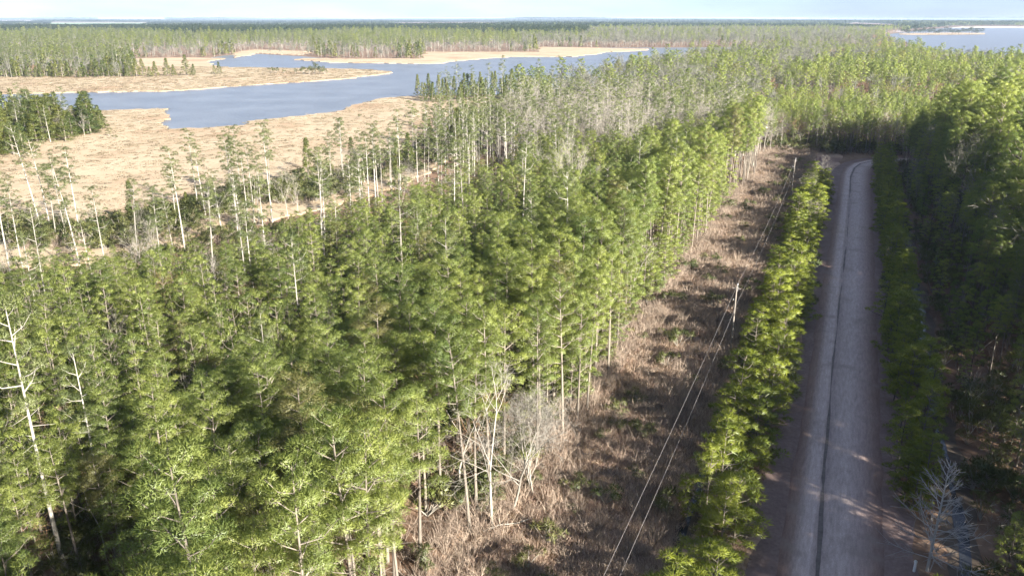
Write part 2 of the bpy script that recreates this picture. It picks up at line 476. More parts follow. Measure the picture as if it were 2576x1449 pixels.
def gen_pine(seed, h=18.5, base=0.5, spread=2.5, nl=22, blades=300, ln=0.20, wd=0.0165, sparse=0.0, pr=0.92, low=False, sides=6, dead=10):
    rng = np.random.default_rng(seed)
    wood, leaf = Shape(), Shape()
    lean = rng.normal(size=2) * 0.012 * h
    def trunk_at(t):
        w = math.sin(t * 3.1 + seed) * 0.012 * h
        return np.array([lean[0] * t * t + w * 0.5, lean[1] * t * t + w * 0.4, h * t])
    r0 = 0.0095 * h
    ts = np.linspace(0, 0.985, 9)
    wood.tube([trunk_at(t) for t in ts], [r0 * (1 - 0.85 * t) * (1.25 if t == 0 else 1) for t in ts], sides)
    az = rng.random() * 6.28
    for i in range(nl):
        q = (i + rng.random() * 0.7) / nl
        t = base + (0.985 - base) * q
        az += 2.4 + rng.normal() * 0.35
        if rng.random() < sparse:
            continue
        prof = (1 - q * q) ** 0.55 * (0.6 + 0.4 * min(1, q * 4)) if not low else (1 - q) ** 0.8
        L = spread * (0.28 + 0.72 * prof) * (0.7 + 0.5 * rng.random())
        p0 = trunk_at(t)
        rise = (0.15 + 0.6 * q) if not low else (0.25 + 0.55 * q)
        dv = np.array([math.cos(az), math.sin(az), rise + rng.normal() * 0.12])
        p1 = p0 + dv * L * 0.55
        p2 = p0 + np.array([dv[0], dv[1], rise + 0.25]) * L * 0.95
        wood.tube([p0, p1, p2], [0.022 * L + 0.012, 0.014 * L + 0.008, 0.008], 3, False)
        tb = rng.random()
        puff(leaf, rng, p2, pr * (0.75 + 0.4 * rng.random()), blades, ln, wd, p0, tint=tb)
        if not low and L > 1.0:
            puff(leaf, rng, p0 + (p1 - p0) * 0.8 + np.array([0, 0, 0.25]), pr * 0.7, int(blades * 0.5), ln, wd, p0 - np.array([0, 0, 0.6]), tint=np.clip(tb - 0.1, 0, 1))
        if L > 1.2:
            for s in (-1, 1):
                if rng.random() < 0.8 - sparse * 0.5:
                    sd = np.array([-dv[1], dv[0], 0.25]) * s
                    pb = p0 + (p1 - p0) * 1.15 + sd * L * (0.25 + 0.2 * rng.random())
                    wood.tube([p0 + (p1 - p0) * 0.75, pb], [0.012 * L, 0.006], 3, False)
                    puff(leaf, rng, pb, pr * (0.6 + 0.4 * rng.random()), int(blades * 0.75), ln, wd, p0, tint=np.clip(tb + rng.normal() * 0.15, 0, 1))
    puff(leaf, rng, trunk_at(0.985), pr * 0.8, blades, ln, wd, trunk_at(0.9), tint=rng.random(), flat=1.0)
    for i in range(dead):                       # bare stubs below the crown
        t = base * (0.45 + 0.6 * rng.random()); a = rng.random() * 6.28
        L = 0.4 + 1.3 * rng.random()
        p0 = trunk_at(t)
        wood.tube([p0, p0 + np.array([math.cos(a) * L, math.sin(a) * L, L * (rng.random() * 0.5 - 0.15)])], [0.03, 0.008], 3, False)
    return wood, leaf

def gen_bare(seed, h=14.0, levels=4, spread=0.5, twig=0.014, r0=0.14, first=0.3, fork=3, multi=1, stiff=0.75):
    rng = np.random.default_rng(seed)
    wood, tw = Shape(), Shape()
    def grow(p, d, L, r, lev):
        nseg = 3 if lev < 2 else 2
        pts, cur, dd = [p], p, d
        for k in range(nseg):
            dd = unit(dd + rng.normal(size=3) * 0.13 + np.array([0, 0, 0.05]))
            cur = cur + dd * L / nseg
            pts.append(cur)
        rads = [r * (1 - 0.55 * k / nseg) for k in range(nseg + 1)]
        (wood if lev < 2 else tw).tube(pts, rads, 5 if lev == 0 else 3, False)
        if lev >= levels:
            m = 5
            b = np.repeat(pts[-1][None], m, 0) - dd * L * 0.6 * rng.random((m, 1))
            dirn = unit(dd + rng.normal(size=(m, 3)) * 0.6)
            tip = b + dirn * (L * (0.5 + 0.6 * rng.random((m, 1))))
            side = unit(np.cross(dirn, rng.normal(size=(m, 3)))) * twig
            nr = unit(rng.normal(size=(m, 3)) + np.array([0, 0, 0.4]))
            tw.blades(b, tip, side, nr, 0.5)
            return
        nb = fork + int(rng.random() < 0.5) + (1 if lev == 0 else 0)
        for k in range(nb):
            t = (first + (1 - first) * (k + rng.random()) / nb) if lev == 0 else (0.35 + 0.65 * (k + rng.random()) / nb)
            i = min(int(t * nseg), nseg - 1)
            q = pts[i] + (pts[i + 1] - pts[i]) * (t * nseg - i)
            a = unit(np.cross(dd, rng.normal(size=3)))
            nd = unit(dd * stiff + a * (spread + 0.35 * rng.random()) + np.array([0, 0, 0.12]))
            grow(q, nd, L * (0.42 + 0.25 * rng.random()) * (1.15 if lev else 1), max(r * 0.5 * (1 - 0.3 * t), twig * 0.8), lev + 1)
        grow(pts[-1], dd, L * 0.45, r * 0.45, lev + 1)
    for k in range(multi):
        a = rng.random() * 6.28
        tilt = 0.0 if multi == 1 else 0.16 + 0.14 * rng.random()
        grow(np.array([math.cos(a), math.sin(a), 0]) * (0.0 if multi == 1 else 0.25), unit(np.array([math.cos(a) * tilt, math.sin(a) * tilt, 1.0])), h * 0.62, r0, 0)
    return wood, tw

def gen_cedar(seed, h=9.0, rad=1.9, n=46, blades=110, ln=0.36, wd=0.025, taper=0.85):
    rng = np.random.default_rng(seed)
    wood, leaf = Shape(), Shape()
    wood.tube([(0, 0, 0), (0.05, 0, h * 0.5), (0, 0.04, h * 0.97)], [0.02 * h, 0.012 * h, 0.02], 5)
    for i in range(n):
        q = (i + rng.random()) / n
        z = h * (0.06 + 0.92 * q)
        a = i * 2.4 + rng.normal() * 0.4
        r = rad * ((1 - q) ** taper) * (0.6 + 0.5 * rng.random())
        p = np.array([math.cos(a) * r, math.sin(a) * r, z])
        puff(leaf, rng, p, 0.32 * rad * (1.15 - 0.5 * q), blades, ln, wd, np.array([0, 0, z - 0.5]), flat=1.0, up=0.45)
    return wood, leaf

def gen_shrub(seed, h=2.2, rad=1.3, n=9, blades=80, ln=0.3, wd=0.025):
    rng = np.random.default_rng(seed)
    wood, leaf = Shape(), Shape()
    for i in range(n):
        a = rng.random() * 6.28; r = rad * rng.random() ** 0.6; z = h * (0.35 + 0.6 * rng.random() * (1 - 0.4 * r / rad))
        p = np.array([math.cos(a) * r, math.sin(a) * r, z])
        wood.tube([(0, 0, 0), p * np.array([0.5, 0.5, 0.6]), p], [0.04, 0.025, 0.01], 3, False)
        puff(leaf, rng, p, 0.42 * rad, blades, ln, wd, np.array([0, 0, 0.3]), flat=0.85)
    return wood, leaf

def gen_tuft(seed, n=60, rad=0.7, h=0.9, wd=0.03, lean=0.5, fuzz=0.35):
    rng = np.random.default_rng(seed)
    s = Shape()
    a = rng.random(n) * 6.28; r = rad * rng.random(n) ** 0.5
    b = np.stack([np.cos(a) * r, np.sin(a) * r, np.zeros(n)], 1)
    dirn = unit(np.stack([rng.normal(size=n) * lean, rng.normal(size=n) * lean, np.ones(n)], 1))
    tip = b + dirn * (h * (0.5 + 0.6 * rng.random((n, 1))))
    side = unit(np.cross(dirn, rng.normal(size=(n, 3)))) * wd
    nr = unit(np.stack([rng.normal(size=n) * fuzz, rng.normal(size=n) * fuzz, np.ones(n)], 1))
    s.blades(b, tip, side, nr, rng.random(n))
    return s

def gen_brush(seed, n=48, rad=0.9, h=1.4, wd=0.009):
    rng = np.random.default_rng(seed)
    s = Shape()
    for i in range(n // 6):
        a = rng.random() * 6.28
        d = unit(np.array([math.cos(a) * 0.5, math.sin(a) * 0.5, 1.0]))
        L = h * (0.6 + 0.5 * rng.random())
        p0 = np.array([math.cos(a), math.sin(a), 0]) * rad * 0.3 * rng.random()
        s.tube([p0, p0 + d * L], [0.022, 0.008], 3, False)
        m = 7
        b = p0 + d * L * (0.25 + 0.75 * rng.random((m, 1)))
        dirn = unit(d + rng.normal(size=(m, 3)) * 0.6)
        side = unit(np.cross(dirn, rng.normal(size=(m, 3)))) * wd
        s.blades(b, b + dirn * (0.5 * h * (0.5 + rng.random((m, 1)))), side, unit(rng.normal(size=(m, 3)) + np.array([0, 0, 0.6])), rng.random(m))
    return s

# ------------------------------------------------------------------ object helpers
def tag(o, label=None, cat=None, group=None, kind=None):
    if label: o['label'] = label
    if cat: o['category'] = cat
    if group: o['group'] = group
    if kind: o['kind'] = kind
    return o

def link(name, me, parent=None):
    o = bpy.data.objects.new(name, me)
    COL.objects.link(o)
    if parent is not None:
        o.parent = parent
    return o

def empty(name, loc, rz=0.0, scale=1.0):
    o = bpy.data.objects.new(name, None)
    o.empty_display_size = 0.5
    COL.objects.link(o)
    o.location = loc
    o.rotation_euler = (0, 0, rz)
    o.scale = (scale,) * 3 if np.isscalar(scale) else scale
    return o

SRC = bpy.data.collections.new('planting_sources')       # not linked to the scene
def source(name, me):
    o = bpy.data.objects.new(name, me)
    return o

def scatter(name, pts, rot, scl, idx, sources, label=None):
    """One mass object: points carrying instances of the given meshes."""
    n = len(pts)
    coll = bpy.data.collections.new(name + '_sources')
    for i, me in enumerate(sources):
        coll.objects.link(bpy.data.objects.new('%s_source_%02d' % (name, i), me))
    me = bpy.data.meshes.new(name)
    me.vertices.add(n)
    me.vertices.foreach_set('co', np.asarray(pts, np.float32).ravel())
    for nm, ty, arr, key in (('rot', 'FLOAT_VECTOR', np.asarray(rot, np.float32), 'vector'), ('scl', 'FLOAT_VECTOR', np.asarray(scl, np.float32), 'vector'), ('idx', 'INT', np.asarray(idx, np.int32), 'value')):
        at = me.attributes.new(nm, ty, 'POINT')
        at.data.foreach_set(key, arr.ravel())
    o = link(name, me)
    ng = bpy.data.node_groups.new(name, 'GeometryNodeTree')
    ng.interface.new_socket('Geometry', in_out='INPUT', socket_type='NodeSocketGeometry')
    ng.interface.new_socket('Geometry', in_out='OUTPUT', socket_type='NodeSocketGeometry')
    gi, go = ng.nodes.new('NodeGroupInput'), ng.nodes.new('NodeGroupOutput')
    ip = ng.nodes.new('GeometryNodeInstanceOnPoints')
    ci = ng.nodes.new('GeometryNodeCollectionInfo')
    ci.inputs['Collection'].default_value = coll
    ci.inputs['Separate Children'].default_value = True
    ci.inputs['Reset Children'].default_value = True
    def att(nm, ty):
        a = ng.nodes.new('GeometryNodeInputNamedAttribute'); a.data_type = ty
        a.inputs['Name'].default_value = nm
        return [s for s in a.outputs if s.enabled and s.name == 'Attribute'][0]
    L = ng.links.new
    L(gi.outputs[0], ip.inputs['Points'])
    L(ci.outputs[0], ip.inputs['Instance'])
    ip.inputs['Pick Instance'].default_value = True
    L(att('idx', 'INT'), ip.inputs['Instance Index'])
    e2r = ng.nodes.new('FunctionNodeEulerToRotation')
    L(att('rot', 'FLOAT_VECTOR'), e2r.inputs[0])
    L(e2r.outputs[0], ip.inputs['Rotation'])
    L(att('scl', 'FLOAT_VECTOR'), ip.inputs['Scale'])
    L(ip.outputs[0], go.inputs[0])
    md = o.modifiers.new('planting', 'NODES')
    md.node_group = ng
    tag(o, label, kind='stuff')
    return o

def rotz(n, tilt=0.03):
    r = RNG.normal(size=(n, 3)) * tilt
    r[:, 2] = RNG.random(n) * 6.283
    return r

def uscale(s, zvar=0.12):
    s = np.asarray(s)
    z = s * (1 + (RNG.random(len(s)) * 2 - 1) * zvar)
    return np.stack([s, s, z], 1)

# ------------------------------------------------------------------ ground, water, marsh, road
def sheet(name, poly, z, m, kind='structure', rough=0.0, step=0.0, skirt=0.0):
    pts = [np.array(p) for p in poly]
    if step:
        out = []
        for a, b in zip(pts, pts[1:] + pts[:1]):
            if np.linalg.norm(b - a) > 4000:
                out.append(a); continue
            k = max(1, min(80, int(np.linalg.norm(b - a) / step)))
            nv = np.array([-(b - a)[1], (b - a)[0]]) / (np.linalg.norm(b - a) + 1e-9)
            for i in range(k):
                w = rough * (RNG.normal() * 0.5 + math.sin(len(out) * 0.37) * 0.5)
                out.append(a + (b - a) * i / k + nv * w * (i > 0))
        pts = out
    import bmesh
    bm = bmesh.new()
    vs_ = [bm.verts.new((p[0], p[1], z)) for p in pts]
    es = [bm.edges.new((vs_[i], vs_[(i + 1) % len(vs_)])) for i in range(len(vs_))]
    bmesh.ops.triangle_fill(bm, use_beauty=True, use_dissolve=False, edges=es, normal=(0, 0, 1))
    for f in bm.faces:
        if f.normal.z < 0:
            f.normal_flip()
    if skirt:
        lo = [bm.verts.new((p[0] + RNG.normal() * 0.15, p[1] + RNG.normal() * 0.15, z - skirt)) for p in pts]
        for i in range(len(vs_)):
            j = (i + 1) % len(vs_)
            try:
                bm.faces.new((vs_[i], vs_[j], lo[j], lo[i]))
            except ValueError:
                pass
    me = bpy.data.meshes.new(name)
    bm.to_mesh(me); bm.free()
    me.materials.append(m)
    o = link(name, me)
    tag(o, kind=kind)
    return o

def strip_mesh(name, line_uv, half, z, m, kind='structure', crown=0.0, wob=0.0, offs=0.0, cols=8):
    """A ribbon along a (u, v) line, with an 'across' attribute from 0 to 1."""
    V, F, A = [], [], []
    rows = []
    for i, (u, v) in enumerate(line_uv):
        a = np.array(line_uv[max(i - 1, 0)]); b = np.array(line_uv[min(i + 1, len(line_uv) - 1)])
        d = (b - a) / np.linalg.norm(b - a)
        nrm = np.array([d[1], -d[0]])
        l = half if np.isscalar(half) else half[i]
        row = []
        for k in range(cols + 1):
            s = k / cols * 2 - 1
            e = wob * RNG.normal() if k in (0, cols) else 0
            p = np.array([u, v]) + nrm * (s * l + offs + e)
            x, y = xy(*p)
            row.append(len(V)); V.append((x, y, z + crown * (1 - s * s))); A.append(k / cols)
        rows.append(row)
    for r0, r1 in zip(rows[:-1], rows[1:]):
        for k in range(cols):
            F.append((r0[k], r0[k + 1], r1[k + 1], r1[k]))
    me = bpy.data.meshes.new(name)
    me.from_pydata(V, [], F)
    at = me.attributes.new('across', 'FLOAT', 'POINT')
    at.data.foreach_set('value', np.array(A, np.float32))
    me.materials.append(m)
    o = link(name, me)
    tag(o, kind=kind)
    return o

sheet('ground', [(-34000, -1500), (34000, -1500), (34000, 42000), (-34000, 42000)], 0.0, M['floor'])
sheet('river', RIVER, 0.05, M['water'])
sheet('sound_water', SOUND, 0.05, M['water'])
for poly, st in ((MARSH_S, 3.0), (MARSH_N, 5.0), (MARSH_BAY, 6.0), (MARSH_SPIT, 6.0), (MARSH_E, 5.0)):
    sheet('marsh', poly, 0.5, M['marsh'], rough=0.75 * st, step=st, skirt=0.6)
for i, p in enumerate(FIELDS):
    sheet('farm_field', p, 0.3, M['field%d' % i])
sheet('sand_bank', W([(2390, 70), (2800, 70), (2800, 66.3), (2420, 66.8)]), 0.6, M['sand'])
sheet('island', W([(2262, 87), (2300, 88.3), (2400, 87.6), (2478, 86.5), (2478, 83), (2400, 82), (2300, 83), (2262, 84.5)]), 0.4, M['marsh'])

CLEAR_L, CLEAR_R = -26.0, -3.2
line = [(0, v) for v in np.arange(-30, 272, 4.0)]
strip_mesh('clearing', [(-14.5, v) for v in np.arange(-30, 300, 4.0)], 12.5, 0.012, M['clearing'], wob=1.0)
road_line = [(3.1, v) for v in np.arange(-40, 245, 3.0)] + BEND
strip_mesh('road_verge', road_line, 6.4, 0.02, M['shoulder'], wob=0.35)
strip_mesh('gravel_road', road_line, 4.1, 0.03, M['road'], crown=0.12, wob=0.10)
rut_line = [(1.95 + 0.18 * math.sin(v * 0.045) + 0.05 * math.sin(v * 0.23), v) for v in np.arange(-40, 245, 1.5)] + [(u - 1.05, v + 0.7) for u, v in BEND]
for i0, i1 in ((0, 121), (124, 137), (141, 149), (152, 163), (168, len(rut_line))):        # the rut breaks off here and there
    seg = rut_line[i0:i1]
    strip_mesh('rut_stripe', seg, [max(0.02, (0.12 + 0.05 * math.sin((i + i0) * 0.11) + 0.04 * math.sin((i + i0) * 0.47) + 0.02 * RNG.normal()) * min(1, (i + 0.2) / 3, (len(seg) - i - 0.8) / 3)) for i in range(len(seg))], 0.165, M['rut'], wob=0.02, cols=2)
for uu, va, vb, hw in ((-9.6, 20, 205, 0.8), (13.2, 20, 235, 1.0)):
    l = [(uu + 0.35 * math.sin(v * 0.11) + RNG.normal() * 0.12, v) for v in np.arange(va, vb, 2.0)]
    strip_mesh('ditch', l, [hw * (0.8 + 0.4 * RNG.random()) + 0.5 for _ in l], 0.028, M['mud'], wob=0.25, cols=2)
    strip_mesh('ditch_water', l, [hw * max(0.06, 0.4 + 0.35 * math.sin(i * 0.33) + 0.25 * math.sin(i * 0.141 + 1)) for i in range(len(l))], 0.04, M['ditchwater'], wob=0.12, cols=2)

# the air: far things fade to blue
HZ = bpy.data.meshes.new('haze')
hv = [(x, y, z) for x in (-34500, 34500) for y in (-1600, 42500) for z in (-1.0, 47.0)]
HZ.from_pydata(hv, [], [(0, 1, 3, 2), (4, 6, 7, 5), (0, 4, 5, 1), (2, 3, 7, 6), (0, 2, 6, 4), (1, 5, 7, 3)])
m, nt, out = mat('air')
pv = N(nt, 'ShaderNodeVolumePrincipled', Density=0.000045, Anisotropy=0.1)
pv.inputs['Color'].default_value = (0.60, 0.76, 1.0, 1)
nt.links.new(pv.outputs[0], out.inputs['Volume'])
HZ.materials.append(m)
tag(link('haze', HZ), kind='stuff')

# ------------------------------------------------------------------ plants: the kinds
KINDS = {}
def add_kind(key, gens, mats):
    lst = []
    for i, (w, l) in enumerate(gens):
        lst.append({'wood': w.mesh('trunk', [mats[0]]), 'leaf': l.mesh('crown', [mats[1]]), 'all': join_shapes(key, [(w, mats[0]), (l, mats[1])])})
    KINDS[key] = lst
add_kind('pine', [gen_pine(s, 17.5 + (s % 5) * 0.7, 0.46 + 0.045 * (s % 4), 2.05 + 0.24 * (s % 3), 21 + s % 5) for s in range(1, 9)], (M['bark'], M['pine']))
add_kind('thin', [gen_pine(s, 15.5 + (s % 4) * 1.3, 0.52 + 0.05 * (s % 3), 1.9, 14, 150, 0.28, 0.018, 0.12, 0.72, dead=14) for s in range(21, 27)], (M['pale'], M['thin']))
add_kind('bare', [gen_bare(s, 13.0 + (s % 4), 4, 0.42, 0.011, fork=2) for s in range(31, 36)], (M['twig'], M['twig']))
add_kind('redbare', [gen_bare(s, 12.0 + (s % 3), 4, 0.46, 0.012, fork=2) for s in range(41, 44)], (M['twig'], M['redtwig']))
add_kind('cedar', [gen_cedar(s, 8.5 + s % 3, 1.6 + 0.25 * (s % 3)) for s in range(51, 55)], (M['bark'], M['cedar']))
add_kind('young', [gen_pine(s, 6.0 + 0.5 * (s % 3), 0.07, 1.5, 26, 120, 0.25, 0.02, 0.08, 0.42, True, 5, 0) for s in range(61, 66)], (M['bark'], M['young']))
add_kind('mid', [gen_pine(s, 9.5 + (s % 3), 0.22, 2.0, 24, 130, 0.27, 0.02, 0.08, 0.6, True, 5, 4) for s in range(71, 75)], (M['bark'], M['pine']))
add_kind('shrub', [gen_shrub(s, 1.9 + 0.3 * (s % 3)) for s in range(81, 85)], (M['twig'], M['shrub']))
# lighter versions for the distance
add_kind('lod_pine', [gen_pine(s, 17.5 + (s % 4), 0.5, 2.5, 14, 34, 0.5, 0.085, 0, 0.85, False, 3, 0) for s in range(101, 105)], (M['bark'], M['pine']))
add_kind('lod_thin', [gen_pine(s, 15.0 + (s % 4) * 1.2, 0.55, 2.0, 10, 22, 0.5, 0.07, 0.15, 0.75, False, 3, 3) for s in range(111, 115)], (M['farpale'], M['thin']))
add_kind('lod_bare', [gen_bare(s, 13.0 + (s % 3), 3, 0.45, 0.05, 0.17) for s in range(121, 125)], (M['farpale'], M['fartwig']))
add_kind('lod_redbare', [gen_bare(s, 12.0, 3, 0.5, 0.055, 0.14) for s in range(126, 128)], (M['twig'], M['redtwig']))
add_kind('lod_cedar', [gen_cedar(s, 9.0, 2.0, 26, 14, 0.8, 0.16) for s in range(131, 133)], (M['bark'], M['cedar']))
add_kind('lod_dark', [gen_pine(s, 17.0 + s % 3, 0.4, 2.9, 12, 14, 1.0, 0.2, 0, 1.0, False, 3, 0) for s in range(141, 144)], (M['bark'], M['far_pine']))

def clump(seed, key, n=14, rad=22):
    rng = np.random.default_rng(seed)
    s = Shape(); m = []
    for i in range(n):
        a = rng.random() * 6.28; r = rad * rng.random() ** 0.5
        c = np.array([math.cos(a) * r, math.sin(a) * r, 0])
        hh = 13 + 6 * rng.random()
        for k in range(5):
            puff(s, rng, c + np.array([rng.normal() * 1.6, rng.normal() * 1.6, hh * (0.5 + 0.12 * k)]), 3.0 - 0.3 * k, 7, 2.6, 0.9, c + np.array([0, 0, hh * 0.5]), flat=0.9)
    return s.mesh('far_clump', [M[key]])
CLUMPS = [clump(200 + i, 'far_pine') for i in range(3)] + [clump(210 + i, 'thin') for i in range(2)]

# ------------------------------------------------------------------ where the forest trees stand
def jitter_grid(d0, d1, step, xr=0.70, margin=14):
    ys = np.arange(d0, d1, step); xs = np.arange(-xr * d1 - margin, xr * d1 + margin + 40, step)
    X, Y = np.meshgrid(xs, ys)
    X = X + (np.arange(len(ys))[:, None] % 2) * step / 2
    X = X + (RNG.random(X.shape) - 0.5) * step * 0.85; Y = Y + (RNG.random(Y.shape) - 0.5) * step * 0.85
    X, Y = X.ravel(), Y.ravel()
    near_r = np.where(Y < 330, 34, 14)
    k = (X > -xr * Y - margin) & (X < xr * Y + near_r)
    return X[k], Y[k]

X, Y, D = [], [], []
for d0, d1, st in ((22, 330, 2.8), (330, 900, 6.2), (900, 2600, 11.0)):
    a, b = jitter_grid(d0, d1, st)
    X.append(a); Y.append(b); D.append(np.full(len(a), st))
bx, by = np.meshgrid(np.arange(15, 125, 3.6), np.arange(-40, 22, 3.6))        # the wood goes on beside and behind the camera
X.append(bx.ravel() + (RNG.random(bx.size) - 0.5) * 3); Y.append(by.ravel() + (RNG.random(bx.size) - 0.5) * 3); D.append(np.full(bx.size, 3.7))
X, Y, D = np.concatenate(X), np.concatenate(Y), np.concatenate(D)
U, V = uv(X, Y)
PX, PY, DEP = to_px(X, Y)
water = inside(RIVER, X, Y) | inside(SOUND, X, Y)
marsh_s, marsh_n = inside(MARSH_S, X, Y), inside(MARSH_N, X, Y)
marsh_o = inside(MARSH_BAY, X, Y) | inside(MARSH_SPIT, X, Y) | inside(MARSH_E, X, Y)
field = np.zeros(len(X), bool)
for p in FIELDS:
    field |= inside(p, X, Y)
edge_s = dist_line(EDGE_S, X, Y)
edge_n = dist_line(EDGE_N, X, Y)
# open marsh lies beyond EDGE_S: close the line far away to make a region
open_s = inside([gp(-600, 270)] + EDGE_S + [gp(1295, 236), gp(1040, 238), gp(900, 262), gp(600, 300), gp(420, 270)], X, Y)
corridor = (U > -25.5 + 1.6 * np.sin(V * 0.09) + 1.2 * np.sin(V * 0.031)) & (U < 15.6) & (V < 286)
bend_pts = [xy(*p) for p in BEND]
corridor |= dist_line(bend_pts, X, Y) < 7.5
keep = ~(water | marsh_s | marsh_n | marsh_o | field | open_s | corridor)
keep &= ~inside(CLUMP_W, X, Y)
keep |= inside(CLUMP_W, X, Y) & (RNG.random(len(X)) < 0.36)
fringe = marsh_s & (edge_s < 5.5) & ~corridor & (RNG.random(len(X)) < 0.34)
keep |= fringe
lobe = inside(W([(-600, 198), (0, 197), (330, 194), (344, 180), (338, 160), (300, 150), (-600, 150)]), X, Y)
keep |= lobe & ~field
strip_c = inside(W([(1045, 252), (1290, 262), (1290, 240), (1060, 240)]), X, Y) & (RNG.random(len(X)) < 0.8)
keep |= strip_c
keep &= ~(inside(W([(345, 200), (600, 200), (600, 140), (470, 147), (345, 149)]), X, Y))
keep &= ~((PY < 300) & (PX > 1000) & (PX < 1720) & (RNG.random(len(X)) < 0.35) & (PY > 150))
keep &= ~((edge_s < 30) & (PX < 1150) & ~fringe & ~inside(CLUMP_W, X, Y) & (RNG.random(len(X)) < 0.62))
# gaps in the canopy
gapn = np.sin(X * 0.11 + 1.3) * np.sin(Y * 0.093 + 0.4) + 0.6 * np.sin(X * 0.23 + Y * 0.19)
keep &= ~((gapn > 1.18) & (DEP < 330))
open_edge = (U < -25) & (U > -46) & (V < 70) & (V > 30) & (X > -26)          # thin stand of bare trunks beside the clearing
keep &= ~(open_edge & (RNG.random(len(X)) < 0.25))
keep &= ~((D < 4) & (RNG.random(len(X)) < 0.10))
keep &= ~((U > 24) & (V < 284) & (D < 4) & (RNG.random(len(X)) < 0.09))
keep &= ~((U > 14) & (U < 24) & (V < 200) & (RNG.random(len(X)) < 0.45))
X, Y, D, U, V, PX, PY, DEP, edge_s, edge_n, lobe, strip_c, fringe = [a[keep] for a in (X, Y, D, U, V, PX, PY, DEP, edge_s, edge_n, lobe, strip_c, fringe)]
clump_w = inside(CLUMP_W, X, Y)
n = len(X)
rnd = RNG.random(n)
kind = np.full(n, 'pine', dtype=object)
def choose(mask, table):
    c = 0.0
    for k, p in table:
        kind[mask & (rnd >= c) & (rnd < c + p)] = k
        c += p
choose(np.ones(n, bool), [('pine', .92), ('bare', .03), ('redbare', .025), ('thin', .025)])
choose((edge_s < 60) & (PY < 1000), [('pine', .89), ('bare', .03), ('redbare', .03), ('thin', .05)])
mid = (PY < 430) & (PX > 1050) & (U < -25)
choose(mid, [('pine', .30), ('thin', .29), ('bare', .33), ('redbare', .08)])
choose((PY < 345) & (PX > 1080) & (PX < 1720), [('thin', .40), ('bare', .36), ('pine', .17), ('redbare', .07)])
choose((PY < 345) & (PX > 1900), [('pine', .72), ('bare', .14), ('redbare', .09), ('thin', .05)])
choose((V > 280) & (U > -40) & (Y < 340), [('pine', .58), ('bare', .20), ('redbare', .12), ('thin', .10)])
choose((PY < 210) & (PX > 1350), [('bare', .34), ('redbare', .26), ('pine', .28), ('thin', .12)])
choose((edge_s < 22) & (PY < 680), [('thin', .45), ('bare', .12), ('cedar', .10), ('pine', .33)])
choose((edge_s < 9) & (PY < 680), [('thin', .46), ('bare', .22), ('cedar', .28), ('pine', .04)])
choose(clump_w, [('cedar', .80), ('thin', .11), ('bare', .07), ('pine', .02)])
choose(strip_c, [('cedar', .5), ('thin', .45), ('bare', .05)])
north = (Y > 640) & (PX < 2200)
choose(north & (PX < 1450), [('bare', .28), ('thin', .50), ('pine', .22)])
choose(lobe, [('bare', .48), ('thin', .40), ('redbare', .06), ('pine', .06)])
choose(north & (PX >= 1450), [('bare', .55), ('thin', .20), ('redbare', .12), ('pine', .13)])
choose((edge_n < 24) & (PX < 2200), [('cedar', .32), ('thin', .34), ('bare', .34)])
choose(north & (PY < 97 - 6 * np.sin(PX * 0.008)) & (PX < 1480), [('dark', 1.0)])
choose(north & (PY < 72) & (PX < 2200), [('dark', 1.0)])
front = (U < -25) & (U > -48) & (V < 95) & (Y > 22)
kind[front & np.isin(kind, ('bare', 'redbare', 'thin')) & (RNG.random(n) < 0.75)] = 'pine'
right = (U > 14) & (V < 284)
choose(right, [('pine', .86), ('bare', .10), ('redbare', .04)])
scl = 0.80 + 0.38 * RNG.random(n)
scl[(kind == 'cedar')] *= 0.75 + 0.5 * RNG.random((kind == 'cedar').sum())
scl[(kind == 'cedar') & clump_w] *= 1.1
scl[(kind == 'cedar') & (Y > 500)] *= 1.4
scl[D > 10] *= 1.12
HS = np.ones(n)
inner = np.clip((-U - 30) / 25.0, 0, 1)
HS[U < -25] = (1.0 - 0.30 * inner)[U < -25]
mk = (PX < 1300) & (U < -25)
HS[mk] = np.minimum(HS, np.clip((edge_s - 4) / 80.0, 0.16, 1.0))[mk]
HS[U < -25] *= (0.95 - 0.10 * np.clip((-U - 27) / 6.0, 0, 1))[U < -25]
scl[(kind == 'bare') & (PX < 1300) & (U < -25)] *= np.clip(HS, 0.55, 0.8)[(kind == 'bare') & (PX < 1300) & (U < -25)]
pm = np.isin(kind, ('pine', 'redbare', 'mid'))
scl[pm] *= HS[pm]
small = (kind == 'pine') & (HS < 0.62) & (RNG.random(n) < 0.8)
kind[small] = 'mid'; scl[small] *= 1.6
hr = np.clip((3.5 + (U - 14) * 1.08 + np.clip((V - 170) * 0.06, 0, 5)) / 17.5, 0.25, 1.13) * (0.86 + 0.28 * RNG.random(n))
scl[right & np.isin(kind, ('pine', 'bare', 'redbare'))] *= hr[right & np.isin(kind, ('pine', 'bare', 'redbare'))]
low = right & (kind == 'pine') & (hr < 0.55)
kind[low] = 'mid'; scl[low] *= 1.7
scl[(V > 280) & (U > -40) & (Y < 420)] *= 0.68
scl[(PY < 345) & (U > -25)] *= 0.9
wide = np.where((kind == 'cedar') & clump_w, 2.0, np.where((kind == 'pine') & (HS < 0.95) & (U < -25), 1.10, 0.94))
far = D > 4
for k in ('pine', 'thin', 'bare', 'redbare', 'cedar'):
    kind[far & (kind == k)] = 'lod_' + k
kind[kind == 'dark'] = 'lod_dark'
kind[(kind == 'mid') & far] = 'lod_pine'
HGT = {'pine': 18, 'thin': 17, 'bare': 13, 'redbare': 12, 'cedar': 9, 'mid': 10}

